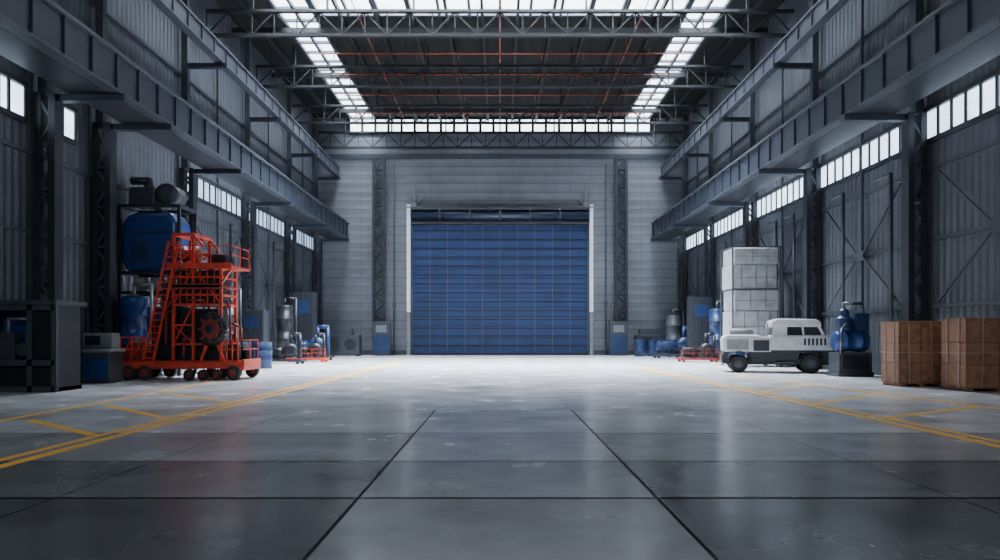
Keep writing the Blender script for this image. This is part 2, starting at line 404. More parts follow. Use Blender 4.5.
for y in (34.5,42.2,45.6,49.5,53.5):
    m=MB(); m.cyl((-11,0,0),(11,0,0),0.04,10)
    for k in range(9): m.cyl((-10+2.5*k,0,0),(-10+2.5*k,0,-0.35),0.03,6)
    for k in(-9,-3,3,9): m.cyl((k,0,0),(k,0,0.98),0.02,6)
    o=m.obj('sprinkler_branch_pipe',M_orange,loc=(0,y,18.62)); tag(o,'orange overhead sprinkler branch pipe with drop heads','pipe','sprinkler branch pipes')

# ------------------------------------------------------------ floor markings
def line(pts,w,label,z=0.004):
    (x0,y0),(x1,y1)=pts
    d=Vector((x1-x0,y1-y0)).normalized(); nrm=Vector((-d.y,d.x))*w/2
    m=MB(); ox,oy=(x0+x1)/2,(y0+y1)/2
    v=[(x0-nrm.x-ox,y0-nrm.y-oy),(x1-nrm.x-ox,y1-nrm.y-oy),(x1+nrm.x-ox,y1+nrm.y-oy),(x0+nrm.x-ox,y0+nrm.y-oy)]
    vs=[(a,b,0) for a,b in v]+[(a,b,0.003) for a,b in v]
    m.add(vs,[(4,5,6,7),(3,2,1,0),(0,1,5,4),(1,2,6,5),(2,3,7,6),(3,0,4,7)])
    o=m.obj('floor_marking',M_yel,loc=(ox,oy,0.001)); tag(o,label,'floor line','yellow floor markings')
lt='long thick yellow lane line painted on concrete'; ln='thin yellow lane line painted on concrete'; lh='short slanted yellow hatch line on concrete'
line([(-6.12,5),(-6.12,45)],0.18,lt); line([(-6.44,5),(-6.44,45)],0.14,lt)
line([(7.25,5),(7.0,36)],0.18,lt); line([(7.57,5),(7.32,36)],0.14,lt)
line([(-9.4,12.8),(-10.4,31)],0.16,ln); line([(11.1,14),(9.6,31)],0.16,ln)
for a,b in [((-9.15,16.2),(-6.55,13.66)),((-8.95,13.3),(-6.55,11.3)),((-9.4,19.6),(-6.55,17)),((7.6,13.7),(10.9,15.9)),((7.5,16.6),(10.5,19.3)),((7.4,20),(10.2,23))]:
    line([a,b],0.17,lh)

# ------------------------------------------------------------ helpers for machines
def wheel(e,x,y,z,r,w,ax=(0,1,0),name='wheel',hubm=None):
    ax=Vector(ax); p=Vector((x,y,z))-ax*w/2
    m=MB(); m.lathe(p,ax,[(0,r*0.55),(0,r*0.9),(w*0.12,r),(w*0.88,r),(w,r*0.9),(w,r*0.55)],28,0)
    m.lathe(p-ax*0.01,ax,[(0,r*0.2),(0.0,r*0.5),(0.03,r*0.56),(w,r*0.56),(w+0.02,r*0.2)],20,1)
    for i in range(6):
        a=i*math.pi/3; off=Vector((math.cos(a),0,math.sin(a)))*r*0.38
        m.cyl(p+off-ax*0.03,p+off,0.03,6,1)
    return m.obj(name,[M_black,hubm or M_lgrey],e)
def railing(m,pts,h,r=0.03,mi=0,posts=True):
    for a,b in zip(pts[:-1],pts[1:]):
        A=Vector(a);B=Vector(b)
        for k in(h,h*0.55): m.beam(A+Vector((0,0,k)),B+Vector((0,0,k)),r*1.6,r*1.6,mi)
        n=max(1,int((B-A).length/0.7))
        for i in range(n+1):
            p=A.lerp(B,i/n); m.beam(p,p+Vector((0,0,h)),r*1.6,r*1.6,mi)

# ------------------------------------------------------------ red rig
R=thing('mobile_drilling_rig','red orange wheeled industrial machine with ladder and platform','machine',(-11.57,26.2,0))
R.scale=(0.91,1,1)
m=MB()
for y in(-0.9,0.9): m.box(-2.5,2.5,y-0.08,y+0.08,0.42,0.64)
for x in(-2.4,-1.6,-0.6,0.5,1.5,2.4): m.box(x-0.08,x+0.08,-0.9,0.9,0.45,0.64)
m.box(-2.5,2.5,-0.85,0.85,0.62,0.70)
m.box(-2.6,-2.5,-0.9,0.9,0.35,0.8); m.box(2.45,2.55,-0.9,0.9,0.35,0.75)
m.obj('chassis',M_red,R,bevel=0.015)
for x,r in((-2.0,0.27),(-1.35,0.27),(0.4,0.2),(0.95,0.2),(1.5,0.2),(2.15,0.27)):
    for y in(-0.97,0.97): wheel(R,x,y,r,r,0.2,hubm=M_redd)
m=MB(); m.box(-2.45,-1.45,-0.7,0.75,0.70,1.15); m.box(-2.2,-1.6,-0.6,0.7,1.15,1.4)
m.obj('engine_cover',M_redd,R,bevel=0.04)
m=MB()
for x in(-2.4,-1.95,-1.45):
    m.beam((x,-0.85,0.7),(x,-0.85,1.55),0.06,0.06)
for z in(1.1,1.55): m.beam((-2.4,-0.85,z),(-1.45,-0.85,z),0.06,0.06)
m.beam((-2.4,-0.85,0.7),(-1.95,-0.85,1.55),0.04,0.04); m.beam((-1.95,-0.85,0.7),(-1.45,-0.85,1.55),0.04,0.04)
m.obj('engine_guard',M_red,R)
m=MB(); m.box(-0.3,1.5,-0.45,0.7,0.70,1.7); m.lathe((-0.3,0,2.1),(1,0,0),[(0,0.3),(0.1,0.45),(1.5,0.45),(1.6,0.3)],24)
m.box(-0.25,1.3,-0.4,0.5,1.7,2.6); m.box(-0.25,1.45,-0.6,0.5,2.75,3.3)
m.box(-1.3,-0.4,-0.6,0.6,0.70,2.2); m.cyl((-0.9,-0.3,2.1),(-0.9,-0.3,3.6),0.11); m.box(-0.85,-0.35,-0.5,0.5,2.2,3.3)
for i in range(5): m.cyl((-0.2+i*0.28,-0.52,1.2),(-0.2+i*0.28,-0.4,1.2),0.1,12)
m.box(-0.25,0.5,-0.6,0.4,3.5,4.0); m.box(0.6,1.48,-0.6,0.4,3.5,4.0)
m.obj('engine_block',M_dark,R,bevel=0.02)
m=MB(); c=Vector((1.25,-1.0,1.85))
m.lathe(c,(0,1,0),[(0,0.42),(0,0.58),(0.2,0.58),(0.2,0.42)],40,1)
m.lathe(c-Vector((0,0.02,0)),(0,1,0),[(0,0.30),(0,0.36),(0.1,0.36)],36,0)
for i in range(8):
    a=i*math.pi/4; m.beam(c-Vector((0,0.02,0)),c+Vector((math.cos(a)*0.5,-0.02,math.sin(a)*0.5)),0.06,0.06,0)
m.lathe(c-Vector((0,0.1,0)),(0,1,0),[(0,0.1),(0,0.17),(0.3,0.17),(0.3,0.1)],20,1)
for i in range(28):
    a=i*math.pi/14; q=c+Vector((math.cos(a)*0.6,0.1,math.sin(a)*0.6)); m.box(q.x-0.03,q.x+0.03,q.y-0.08,q.y+0.08,q.z-0.03,q.z+0.03,1)
m.obj('flywheel',[M_redd,M_dark],R)
m=MB(); m.beam((0.8,-0.8,0.70),(1.25,-0.8,1.85),0.1,0.1); m.beam((1.7,-0.8,0.70),(1.25,-0.8,1.85),0.1,0.1); m.cyl((1.25,-0.9,1.85),(1.25,0.6,1.85),0.07)
m.obj('flywheel_support',M_red,R)
m=MB(); T0,TM,T1=-0.35,0.45,1.55
for x in(T0,TM,T1):
    for y in(-0.7,0.7): m.beam((x,y,0.70),(x,y,(5.3 if x<1 else 4.2)),0.1,0.1)
for x in(T0+0.27,T0+0.53,0.72,1.0,1.28):
    m.beam((x,-0.7,2.75),(x,-0.7,4.1),0.04,0.04)
for z in(1.3,2.75,3.1,3.4,3.75,4.1):
    for y in(-0.7,0.7): m.beam((T0,y,z),(T1,y,z),0.07,0.07)
    for x in(T0,T1): m.beam((x,-0.7,z),(x,0.7,z),0.08,0.08)
for y in(-0.7,0.7):
    m.beam((T0,y,2.0),(TM,y,2.0),0.06,0.06)
    m.beam((T0,y,2.75),(TM,y,4.1),0.05,0.05); m.beam((T1,y,2.75),(TM,y,4.1),0.05,0.05); m.beam((T0,y,1.3),(TM,y,2.75),0.05,0.05); m.beam((TM,y,1.3),(T0,y,2.0),0.04,0.04)
    m.beam((T0,y,5.3),(TM,y,5.3),0.11,0.11); m.beam((TM,y,5.3),(0.85,y,4.85),0.08,0.08); m.beam((T0,y,4.7),(TM,y,4.7),0.07,0.07); m.beam((T0,y,4.2),(TM,y,4.7),0.05,0.05)
for x in(T0,TM): m.beam((x,-0.7,5.3),(x,0.7,5.3),0.11,0.11)
m.obj('mast_frame',M_red,R)
m=MB(); m.box(T0-0.1,2.1,-1.0,0.9,4.1,4.17); m.box(T0-0.1,2.1,-1.02,-0.98,4.03,4.23); m.beam((2.0,-0.7,4.1),(1.55,-0.7,3.5),0.07,0.07); m.obj('platform',M_red,R)
m=MB(); m.box(T0,T1+0.1,-0.85,0.8,3.37,3.45); m.box(T0,T1,-0.85,-0.8,3.3,3.5); m.obj('lower_platform',M_redd,R)
m=MB(); m.box(T0-0.75,T0,-0.85,0.7,2.45,2.51); railing(m,[(T0,-0.83,2.51),(T0-0.72,-0.83,2.51),(T0-0.72,0.7,2.51)],0.5,0.018); m.beam((T0-0.7,-0.8,0.7),(T0-0.7,-0.8,2.45),0.07,0.07); m.obj('side_platform',M_redd,R)
m=MB(); railing(m,[(2.05,0.85,4.17),(2.05,-0.95,4.17),(T0,-0.95,4.17),(T0,0.85,4.17)],0.7,0.02); m.obj('railing',M_red,R)
m=MB(); railing(m,[(1.6,-0.85,0.70),(2.45,-0.85,0.70),(2.45,0.8,0.70)],0.75,0.022); 
for i in range(4): m.box(1.6+i*0.22,1.65+i*0.22,-0.88,-0.84,0.70,1.45)
m.obj('guard_rail',M_red,R)
m=MB(); a=Vector((-1.15,-1.08,0.70)); b=Vector((-0.15,-1.08,5.0))
for off in(-0.2,0.2): m.beam(a+Vector((off,0,0)),b+Vector((off,0,0)),0.07,0.07)
for i in range(19):
    p=a.lerp(b,(i+0.5)/19); m.beam(p+Vector((-0.2,0,0)),p+Vector((0.2,0,0)),0.045,0.04)
m.obj('ladder',M_red,R)
m=MB(); m.lathe((-0.2,-0.1,4.6),(1,0,0),[(0,0.2),(0.05,0.38),(0.1,0.22),(0.5,0.22),(0.55,0.38),(0.6,0.2)],20); m.obj('winch_drum',M_redd,R)
m=MB(); m.box(0.9,1.6,-0.4,0.5,4.17,4.6); m.obj('winch_motor',M_dark,R,bevel=0.03)
for (p) in [[(-0.6,-0.8,1.3),(-0.6,-0.8,2.6),(-0.35,-0.8,2.9)],[(1.75,-0.3,0.8),(1.75,-0.3,2.6),(1.6,-0.3,2.9)],[(2.0,0.2,0.8),(2.0,0.2,1.9),(1.6,0.2,2.1)],[(0.1,-0.8,0.8),(0.1,-0.8,1.5),(0.6,-0.8,1.5)],[(0.2,-0.78,2.9),(0.9,-0.78,2.9),(0.9,-0.78,2.5)]]:
    m=MB(); m.pipe(p,0.045); m.obj('hydraulic_pipe',M_redd,R)
m=MB(); m.box(1.7,2.2,-0.5,0.5,0.70,1.3); m.cyl((2.3,0,0.70),(2.3,0,1.15),0.14,20); m.obj('pump_unit',M_dark,R,bevel=0.03)

# ------------------------------------------------------------ rack with blue hopper
TX=-14.1
T=thing('equipment_rack','tall dark steel rack beside the red machine','rack',(TX,28.9,0))
for x in(-1.2,1.2):
    for y in(-0.75,0.75):
        m=MB(); m.box(x-0.06,x+0.06,y-0.06,y+0.06,0,6.9); m.obj('rack_post',M_steel,T)
for z in(0.4,3.4,4.2,6.9):
    m=MB()
    for y in(-0.7,0.7): m.box(-1.2,1.2,y-0.07,y+0.07,z-0.12,z)
    for x in(-1.2,0,1.2): m.box(x-0.07,x+0.07,-0.7,0.7,z-0.12,z)
    m.obj('rack_shelf',M_steel,T)
def housing(z,h,label,mat,curve=True):
    e=thing('machine_housing',label,'machine housing',(TX,28.9,z))
    m=MB(); 
    if curve: m.prism([(-0.9,0.0),(0.95,0.0),(1.12,0.4),(1.12,h*0.82),(0.85,h),(-0.55,h),(-0.95,h*0.93),(-1.12,h*0.75),(-1.12,0.4)],-0.8,0.6)
    else: m.prism([(-1.08,0.0),(1.08,0.0),(1.08,h),(-1.08,h)],-0.66,0.6)
    m.obj('housing_shell',mat,e,bevel=0.16)
    m=MB(); m.box(-1.14,1.14,-0.83,-0.6,h*0.62,h*0.62+0.07); m.obj('housing_band',M_blued,e)
    m=MB(); m.box(-0.7,0.0,-0.83,-0.7,h*0.15,h*0.5); m.obj('access_panel',M_blued,e,bevel=0.02)
housing(4.2,2.4,'smooth blue metal hopper tank on the rack',M_blue)
housing(0.4,2.4,'blue lower machine housing on the rack',M_blue,False)
def drum(x,y,mat,label,r=0.3,h=0.9,z=0,grp='steel drums'):
    e=thing('steel_drum',label,'drum',(x,y,z),0,grp)
    m=MB(); m.lathe((0,0,0),(0,0,1),[(0,r*0.97),(0,r),(h*0.33,r),(h*0.35,r+0.02),(h*0.37,r),(h*0.65,r),(h*0.67,r+0.02),(h*0.69,r),(h-0.03,r),(h-0.02,r+0.01),(h,r+0.01),(h,r-0.03),(h-0.03,r-0.04)],28); m.obj('drum_shell',mat,e)
    m=MB(); m.cyl((r*0.5,0,h-0.03),(r*0.5,0,h+0.02),0.05,12); m.obj('drum_bung',M_steel2,e)
F=thing('blower_unit','grey blower with duct on top of the rack','blower',(TX,28.9,6.9))
m=MB(); m.box(-0.95,0.1,-0.55,0.55,0,0.75); m.obj('blower_housing',M_steel2,F,bevel=0.05)
m=MB(); m.lathe((0.55,-0.5,0.45),(0,1,0),[(0,0.2),(0,0.45),(0.9,0.45),(0.9,0.2)],28); m.obj('blower_drum',M_steel2,F)
m=MB(); m.pipe([(-0.4,0,0.7),(-0.4,0,1.1),(-1.1,0,1.1)],0.16,16); m.obj('blower_duct',M_steel2,F)
for dx in(-0.7,0,0.7): drum(TX+dx,28.9,M_lgrey,'grey steel drum on middle shelf of the rack',r=0.3,h=0.62,z=3.4,grp='grey drums on the rack')
def vvessel(x,y,h,r,mat,label,pm=None):
    e=thing('pressure_vessel',label,'vessel',(x,y,0))
    m=MB(); m.tank((0,0,0.5),(0,0,1),h-0.5,r,0,rings=((h-.5)*0.3,(h-.5)*0.7)); m.obj('vessel_shell',mat,e)
    for a in range(4):
        an=a*math.pi/2+0.78; m=MB(); m.box(math.cos(an)*r*.75-0.05,math.cos(an)*r*.75+0.05,math.sin(an)*r*.75-0.05,math.sin(an)*r*.75+0.05,0,0.5+r*0.4); m.obj('vessel_leg',M_steel,e)
    m=MB(); m.pipe([(0,0,h-0.05),(0,0,h+0.4),(r+0.2,0,h+0.4),(r+0.2,0,0.5)],0.07); m.obj('vessel_pipe',pm or M_chrome,e)
vvessel(-14.3,27.35,3.2,0.48,M_blue,'dark blue vertical tank beside the red machine',M_lgrey)

# ------------------------------------------------------------ enclosure: solid dark cabinet, blue interior
B=thing('machine_enclosure','solid dark steel machine cabinet with blue interior','enclosure',(-13.75,20.6,0))
w,d,h=1.05,0.65,2.5
m=MB(); m.box(-w,w,d-0.05,d,0,h); m.box(-w,-w+0.05,-d,d,0,h); m.box(w-0.05,w,-d,d,0,h); m.box(-w,w,-d,d,0,0.12); m.obj('enclosure_body',M_steel,B)
m=MB()
for x in(-w,0.35,w):
    m.box(x-0.07,x+0.07,-d-0.03,-d+0.08,0,h)
for z in(0.05,0.8,h-0.12): m.box(-w,w,-d-0.03,-d+0.06,z-0.05,z+0.12)
m.obj('enclosure_frame',M_steel2,B)
m=MB(); m.box(-w-0.1,w+0.1,-d-0.1,d+0.1,h,h+0.12); m.obj('enclosure_top',M_steel2,B)
m=MB(); m.box(-w+0.05,w-0.05,-d+0.05,d-0.05,0.75,0.8); m.obj('enclosure_shelf',M_steel,B)
m=MB(); m.box(-0.95,0.28,0.1,0.58,0.8,2.35); m.obj('inner_panel',M_blue,B,bevel=0.03)
m=MB(); m.box(0.42,0.98,-d-0.02,-d+0.03,0.95,2.3); m.box(-0.95,0.28,-d-0.02,-d+0.03,0.18,0.7); m.box(0.42,0.98,-d-0.02,-d+0.03,0.18,0.7); m.obj('front_panel',M_dark,B,bevel=0.01)
m=MB(); m.box(-0.8,-0.3,-0.35,0.1,0.8,1.7); m.lathe((-0.05,-0.4,1.2),(0,1,0),[(0,0.1),(0,0.2),(0.4,0.22)],20); m.obj('pump_head',M_steel2,B,bevel=0.02)
m=MB(); m.pipe([(0.1,-0.3,0.85),(0.1,-0.3,2.1),(-0.5,-0.3,2.1),(-0.5,-0.3,1.7)],0.04); m.obj('coolant_pipe',M_lgrey,B)

C=thing('control_cabinet','grey bench unit with blue lower doors and control box','cabinet',(-13.75,24.0,0))
m=MB(); m.box(-0.6,0.6,-0.45,0.45,0.08,1.05); m.box(-0.55,0.55,-0.4,0.4,0,0.08); m.obj('cabinet_body',M_steel2,C,bevel=0.02)
m=MB(); m.box(-0.55,-0.03,-0.48,-0.45,0.15,0.85); m.obj('cabinet_door',M_blue,C,bevel=0.01)
m=MB(); m.box(0.03,0.55,-0.48,-0.45,0.15,0.85); m.obj('cabinet_door',M_blue,C,bevel=0.01)
m=MB(); m.box(-0.65,0.65,-0.5,0.5,1.05,1.15); m.box(-0.5,0.5,-0.1,0.4,1.15,1.7); m.obj('control_desk',M_lgrey,C,bevel=0.02)
m=MB(); m.box(-0.4,0.1,-0.13,-0.1,1.3,1.6); m.obj('display_screen',M_glass,C)

def elcab(x,y,w,d,h,mat,label,grp=None,trim=M_blue,dmat=None):
    e=thing('electrical_cabinet',label,'cabinet',(x,y,0),0,grp)
    m=MB(); m.box(-w/2,w/2,-d/2,d/2,0.1,h); m.box(-w/2+.05,w/2-.05,-d/2+.05,d/2,0,0.1); m.obj('cabinet_body',mat,e,bevel=0.02)
    n=2
    for i in range(n):
        a=-w/2+0.09+i*(w-0.1)/n; b=a+(w-0.22)/n
        m=MB(); m.box(a,b,-d/2-0.04,-d/2,0.2,h*0.6 if dmat else h-0.1); 
        for k in range(5): m.box(a+0.08,b-0.08,-d/2-0.055,-d/2-0.04,0.4+k*0.08,0.43+k*0.08)
        dd=m.obj('cabinet_door',dmat or mat,e,bevel=0.01)
        m=MB(); m.box(b-0.1,b-0.06,-d/2-0.09,-d/2-0.04,h*0.4,h*0.4+0.2); m.obj('door_handle',M_black,dd)
    m=MB(); m.box(-w*0.3,w*0.3,-d/2-0.06,-d/2-0.02,h*0.68,h*0.88); m.obj('indicator_panel',trim,e)
for s in(-1,1): elcab(s*9.7,57.5,1.45,0.7,2.8,M_steel2,'grey electrical cabinet with blue doors beside the roller door',trim=M_lgrey,grp='cabinets beside the door',dmat=M_blued)
elcab(-13.5,48.4,1.5,0.9,4.6,M_steel,'tall dark electrical cabinet against side wall',trim=M_blued)
elcab(-13.4,38.2,1.3,0.9,3.0,M_steel,'dark steel electrical cabinet against side wall',trim=M_blued)
elcab(13.4,47.0,1.5,0.9,4.2,M_steel,'tall dark electrical cabinet against side wall',trim=M_blued)
elcab(13.6,39.8,1.2,0.9,2.6,M_blued,'dark blue electrical cabinet against side wall')

def skid(x,y,base,body,label,sc=1.0):
    e=thing('pump_skid',label,'pump',(x,y,0)); e.scale=(sc,sc,sc)
    m=MB(); 
    for yy in(-0.5,0.5): m.box(-1.2,1.2,yy-0.05,yy+0.05,0.14,0.26)
    for xx in(-1.1,0,1.1): m.box(xx-0.05,xx+0.05,-0.5,0.5,0.14,0.26)
    for xx in(-1,1):
        for yy in(-0.5,0.5): m.box(xx-0.08,xx+0.08,yy-0.08,yy+0.08,0,0.14)
    m.obj('skid_frame',base,e)
    m=MB(); m.lathe((-1.0,0,0.65),(1,0,0),[(0,0.2),(0.05,0.33),(0.9,0.35),(1.0,0.25),(1.05,0.12),(1.2,0.12)],24)
    for i in range(8): m.box(-0.85+i*0.1,-0.82+i*0.1,-0.38,0.38,0.3,1.0)
    m.obj('motor',body,e)
    m=MB(); m.lathe((0.5,-0.3,0.75),(0,1,0),[(0,0.2),(0.05,0.42),(0.35,0.42),(0.45,0.2)],24); m.pipe([(0.5,0,1.1),(0.5,0,1.7),(1.0,0,1.7),(1.0,0,0.3)],0.1); m.obj('pump_casing',body,e)
    m=MB(); railing(m,[(-1.15,-0.5,0.26),(1.15,-0.5,0.26)],0.55,0.02); m.obj('skid_rail',base,e)
skid(-11.8,43.0,M_red,M_dark,'red framed pump skid with dark motor')
skid(-12.6,46.0,M_steel,M_blued,'blue pump and motor on dark skid',1.3)
skid(-12.5,40.3,M_steel,M_dark,'dark pump and motor on dark skid',1.0)
skid(12.2,43.2,M_redd,M_dark,'dark red framed pump skid with dark motor')
skid(12.6,50.5,M_steel,M_blued,'blue pump and motor beside side wall',1.3)
for x,y,mt,l in ((11.0,55,M_blued,'dark blue steel drum on floor'),(12.0,55.2,M_blued,'dark blue steel drum on floor'),(13.0,55,M_blue,'blue steel drum on floor'),(-12.6,34.2,M_blued,'dark blue steel drum on floor'),(-11.7,34.6,M_blued,'dark blue steel drum on floor')):
    drum(x,y,mt,l,r=0.42,h=1.3)
vvessel(13.2,53.3,3.2,0.55,M_steel2,'grey vertical pressure vessel by side wall',M_steel2)
vvessel(13.9,44.8,3.4,0.5,M_blued,'dark blue vertical pressure vessel by side wall',M_steel2)
vvessel(-13.6,44.3,3.6,0.5,M_dark,'dark vertical pressure vessel by side wall',M_steel)
vvessel(-14.0,36.0,3.6,0.45,M_dark,'dark vertical pressure vessel by side wall',M_steel)
def ahu(x,y,w,label):
    e=thing('ventilation_unit',label,'ventilation unit',(x,y,0))
    m=MB(); m.box(-w/2,w/2,-0.6,0.6,0.15,1.7); m.box(-w/2+0.3,w/2-0.6,-0.4,0.4,1.7,2.2); m.obj('unit_body',M_steel2,e,bevel=0.03)
    m=MB()
    for k in range(9): m.box(-w/2+0.15,-0.1,-0.64,-0.6,0.4+k*0.13,0.46+k*0.13)
    m.obj('louver',M_steel,e)
    m=MB(); m.lathe((w*0.25,-0.65,0.95),(0,1,0),[(0,0.4),(0,0.45),(0.08,0.45)],24); m.obj('fan_guard',M_steel,e)
    for xx in(-w/2+.15,w/2-.15):
        m=MB(); m.box(xx-0.1,xx+0.1,-0.5,0.5,0,0.15); m.obj('unit_foot',M_dark,e)
ahu(-12.6,56.2,2.8,'grey louvred ventilation unit near the end wall')
ahu(12.4,57.3,2.6,'grey louvred ventilation unit near the end wall')

# ------------------------------------------------------------ tall grey-white unit (right)
U=thing('storage_silo','tall worn pale grey panel storage unit behind the truck','silo',(13.2,37.0,0))
m=MB()
for x in(-1.15,1.15):
    for y in(-0.9,0.9): m.box(x-0.08,x+0.08,y-0.08,y+0.08,0,1.4)
m.box(-1.2,1.2,-0.95,0.95,1.2,1.4); m.obj('silo_leg',M_lgrey,U)
zz=1.4
for i,hh in enumerate((1.5,1.1,1.25,0.85)):
    z=zz; zz+=hh+0.02; q=(0.0,0.05,-0.04,0.03)[i]
    m=MB(); m.box(-1.15+q,1.12+q,-0.91,0.91,z,z+hh); m.obj('silo_module',M_cream,U,bevel=0.06)
    m=MB()
    for x in((-0.6,0.1,0.7),(-0.3,0.5),(-0.75,0.0,0.55),(-0.2,0.6))[i]: m.box(x-0.015,x+0.015,-0.955,-0.91,z+0.05,z+hh-0.05)
    m.box(-1.15+q,1.12+q,-0.945,-0.91,z+hh*0.45,z+hh*0.45+0.03)
    m.obj('silo_seam',M_lgrey,U)
m=MB()
for x in(-1.22,1.22):
    for y in(-0.97,0.97): m.box(x-0.035,x+0.035,y-0.035,y+0.035,1.4,6.25)
for z in(3.95,6.15):
    for y in(-0.97,0.97): m.box(-1.22,1.22,y-0.03,y+0.03,z,z+0.06)
    for x in(-1.22,1.22): m.box(x-0.03,x+0.03,-0.97,0.97,z,z+0.06)
m.obj('silo_frame',M_steel2,U)
m=MB(); m.pipe([(1.4,-0.6,0.0),(1.4,-0.6,5.6),(1.4,0.3,5.6)],0.07); m.obj('silo_pipe',M_lgrey,U)

# ------------------------------------------------------------ truck
K=thing('utility_truck','compact off-white industrial truck with dark lower body and bumper','truck',(12.3,31.2,0),math.radians(-14))
m=MB(); m.box(-2.2,2.2,-0.75,0.75,0.36,0.6); m.box(-2.35,-2.2,-0.85,0.85,0.4,0.8); m.obj('chassis',M_dark,K,bevel=0.02)
for x,r in((-1.65,0.38),(1.3,0.42)):
    for y in(-0.82,0.82): wheel(K,x,y,r,r,0.28,hubm=M_steel2)
m=MB(); m.prism([(-2.3,0.9),(-0.3,0.9),(-0.3,1.56),(-0.7,1.56),(-0.9,1.66),(-2.15,1.66),(-2.33,1.5)],-0.95,0.95); m.obj('rear_body',M_white,K,bevel=0.07)
m=MB(); m.prism([(-2.3,0.6),(-2.15,0.6),(-2.05,0.88),(-1.25,0.88),(-1.15,0.45),(-0.3,0.45),(-0.3,0.95),(-2.3,0.95)],-0.9,0.9); m.obj('rear_skirt',M_steel,K,bevel=0.02)
m=MB(); m.box(-2.15,-1.25,-0.985,-0.94,1.0,1.45); m.obj('rear_hatch',M_lgrey,K,bevel=0.015)
m=MB(); m.box(-1.05,-0.4,-0.985,-0.94,0.95,1.42)
for k in range(4): m.box(-1.0+k*0.15,-0.93+k*0.15,-1.0,-0.97,1.0,1.36)
m.obj('machinery_bay',M_steel,K)
m=MB(); m.lathe((-2.0,-0.3,1.78),(1,0,0),[(0,0.08),(0.04,0.15),(1.0,0.15),(1.04,0.08)],18); m.obj('air_reservoir',M_lgrey,K)
m=MB(); m.pipe([(-0.45,-0.7,1.5),(-0.45,-0.7,2.15),(-0.45,-0.55,2.15)],0.045); m.obj('exhaust_pipe',M_lgrey,K)
m=MB(); m.prism([(-0.35,0.98),(2.25,0.98),(2.35,1.2),(2.25,1.5),(1.95,1.64),(-0.35,1.64)],-0.97,0.97); m.obj('front_body',M_white,K,bevel=0.09)
m=MB(); m.prism([(-0.35,0.5),(0.75,0.5),(0.88,0.9),(1.72,0.9),(1.85,0.5),(2.2,0.5),(2.28,1.0),(-0.35,1.0)],-0.9,0.9); m.obj('body_skirt',M_steel,K,bevel=0.03)
m=MB(); m.prism([(-0.25,1.62),(1.85,1.62),(1.6,2.02),(-0.2,2.02)],-0.84,0.84); m.obj('cab_window',M_glass,K,bevel=0.02)
m=MB(); m.prism([(-0.35,1.99),(1.72,1.99),(1.7,2.2),(1.5,2.32),(0.0,2.36),(-0.3,2.26)],-0.94,0.94); m.obj('cab_roof',M_white,K,bevel=0.08)
for x0,x1 in((-0.22,-0.2),(0.3,0.3),(1.0,0.95),(1.8,1.6)):
    for y in(-0.86,0.86):
        m=MB(); m.beam((x0,y,1.6),(x1,y,2.04),0.07,0.1); m.obj('cab_pillar',M_white,K)
m=MB(); m.box(-0.2,0.3,-0.9,-0.84,1.6,2.03); m.obj('cab_side_panel',M_white,K)
m=MB(); m.box(-0.1,0.6,-0.995,-0.96,1.02,1.55); m.obj('cab_door',M_white,K,bevel=0.012)
m=MB()
for k in range(6): m.box(1.0+k*0.16,1.08+k*0.16,-0.99,-0.96,1.2,1.5)
m.obj('side_vent',M_dark,K)
m=MB(); m.box(2.28,2.4,-0.62,0.62,0.78,1.38)
for k in range(6): m.box(2.38,2.43,-0.6,0.6,0.82+k*0.09,0.86+k*0.09)
m.obj('grille',M_dark,K)
for y in(-0.8,0.8):
    m=MB(); m.lathe((2.25,y,1.2),(1,0,0),[(0,0.1),(0.08,0.13),(0.11,0.08)],16); m.obj('headlight',M_chrome,K)
m=MB(); m.box(2.15,2.55,-1.02,1.02,0.38,0.7); m.obj('bumper',M_lgrey,K,bevel=0.05)
m=MB(); m.pipe([(2.5,-0.6,0.6),(2.62,-0.6,1.0),(2.62,0.6,1.0),(2.5,0.6,0.6)],0.035); m.obj('bumper_guard',M_steel2,K)
for x in(1.3,-1.65):
    m=MB()
    for k in range(8):
        a0=math.pi*k/8;a1=math.pi*(k+1)/8; rr=0.5
        m.beam((x+rr*math.cos(a0),-0.93,0.42+rr*math.sin(a0)),(x+rr*math.cos(a1),-0.93,0.42+rr*math.sin(a1)),0.12,0.04)
    m.obj('fender',M_dark,K)
m=MB(); m.box(-0.2,0.6,-1.08,-0.88,0.42,0.48); m.obj('side_step',M_steel2,K)

# ------------------------------------------------------------ compressor
Q=thing('air_compressor','blue compressor with tank and pipework','compressor',(14.0,28.0,0))
m=MB(); m.box(-0.7,0.7,-0.5,0.5,0.0,0.18); m.box(-0.65,0.65,-0.45,0.45,0.18,0.95); m.obj('compressor_base',M_steel2,Q,bevel=0.02)
m=MB(); m.tank((-0.7,0,1.4),(1,0,0),1.4,0.42,0,rings=(0.4,1.0)); m.obj('air_tank',M_blue,Q)
m=MB(); m.lathe((-0.25,0,1.8),(0,0,1),[(0,0.3),(0.5,0.32),(0.6,0.2),(0.8,0.2),(0.9,0.1)],20); m.box(0.1,0.6,-0.3,0.3,1.8,2.5); m.obj('compressor_head',M_blued,Q,bevel=0.01)
m=MB(); m.pipe([(-0.25,0,2.6),(-0.25,0,2.9),(0.5,0,2.9),(0.5,0,2.3)],0.06); m.pipe([(-0.6,-0.45,0.9),(-0.6,-0.55,1.9),(-0.3,-0.35,2.1)],0.04); m.obj('compressor_pipe',M_chrome,Q)
m=MB(); m.box(-0.5,0.5,-0.49,-0.45,0.3,0.85); m.obj('access_panel',M_dark,Q)

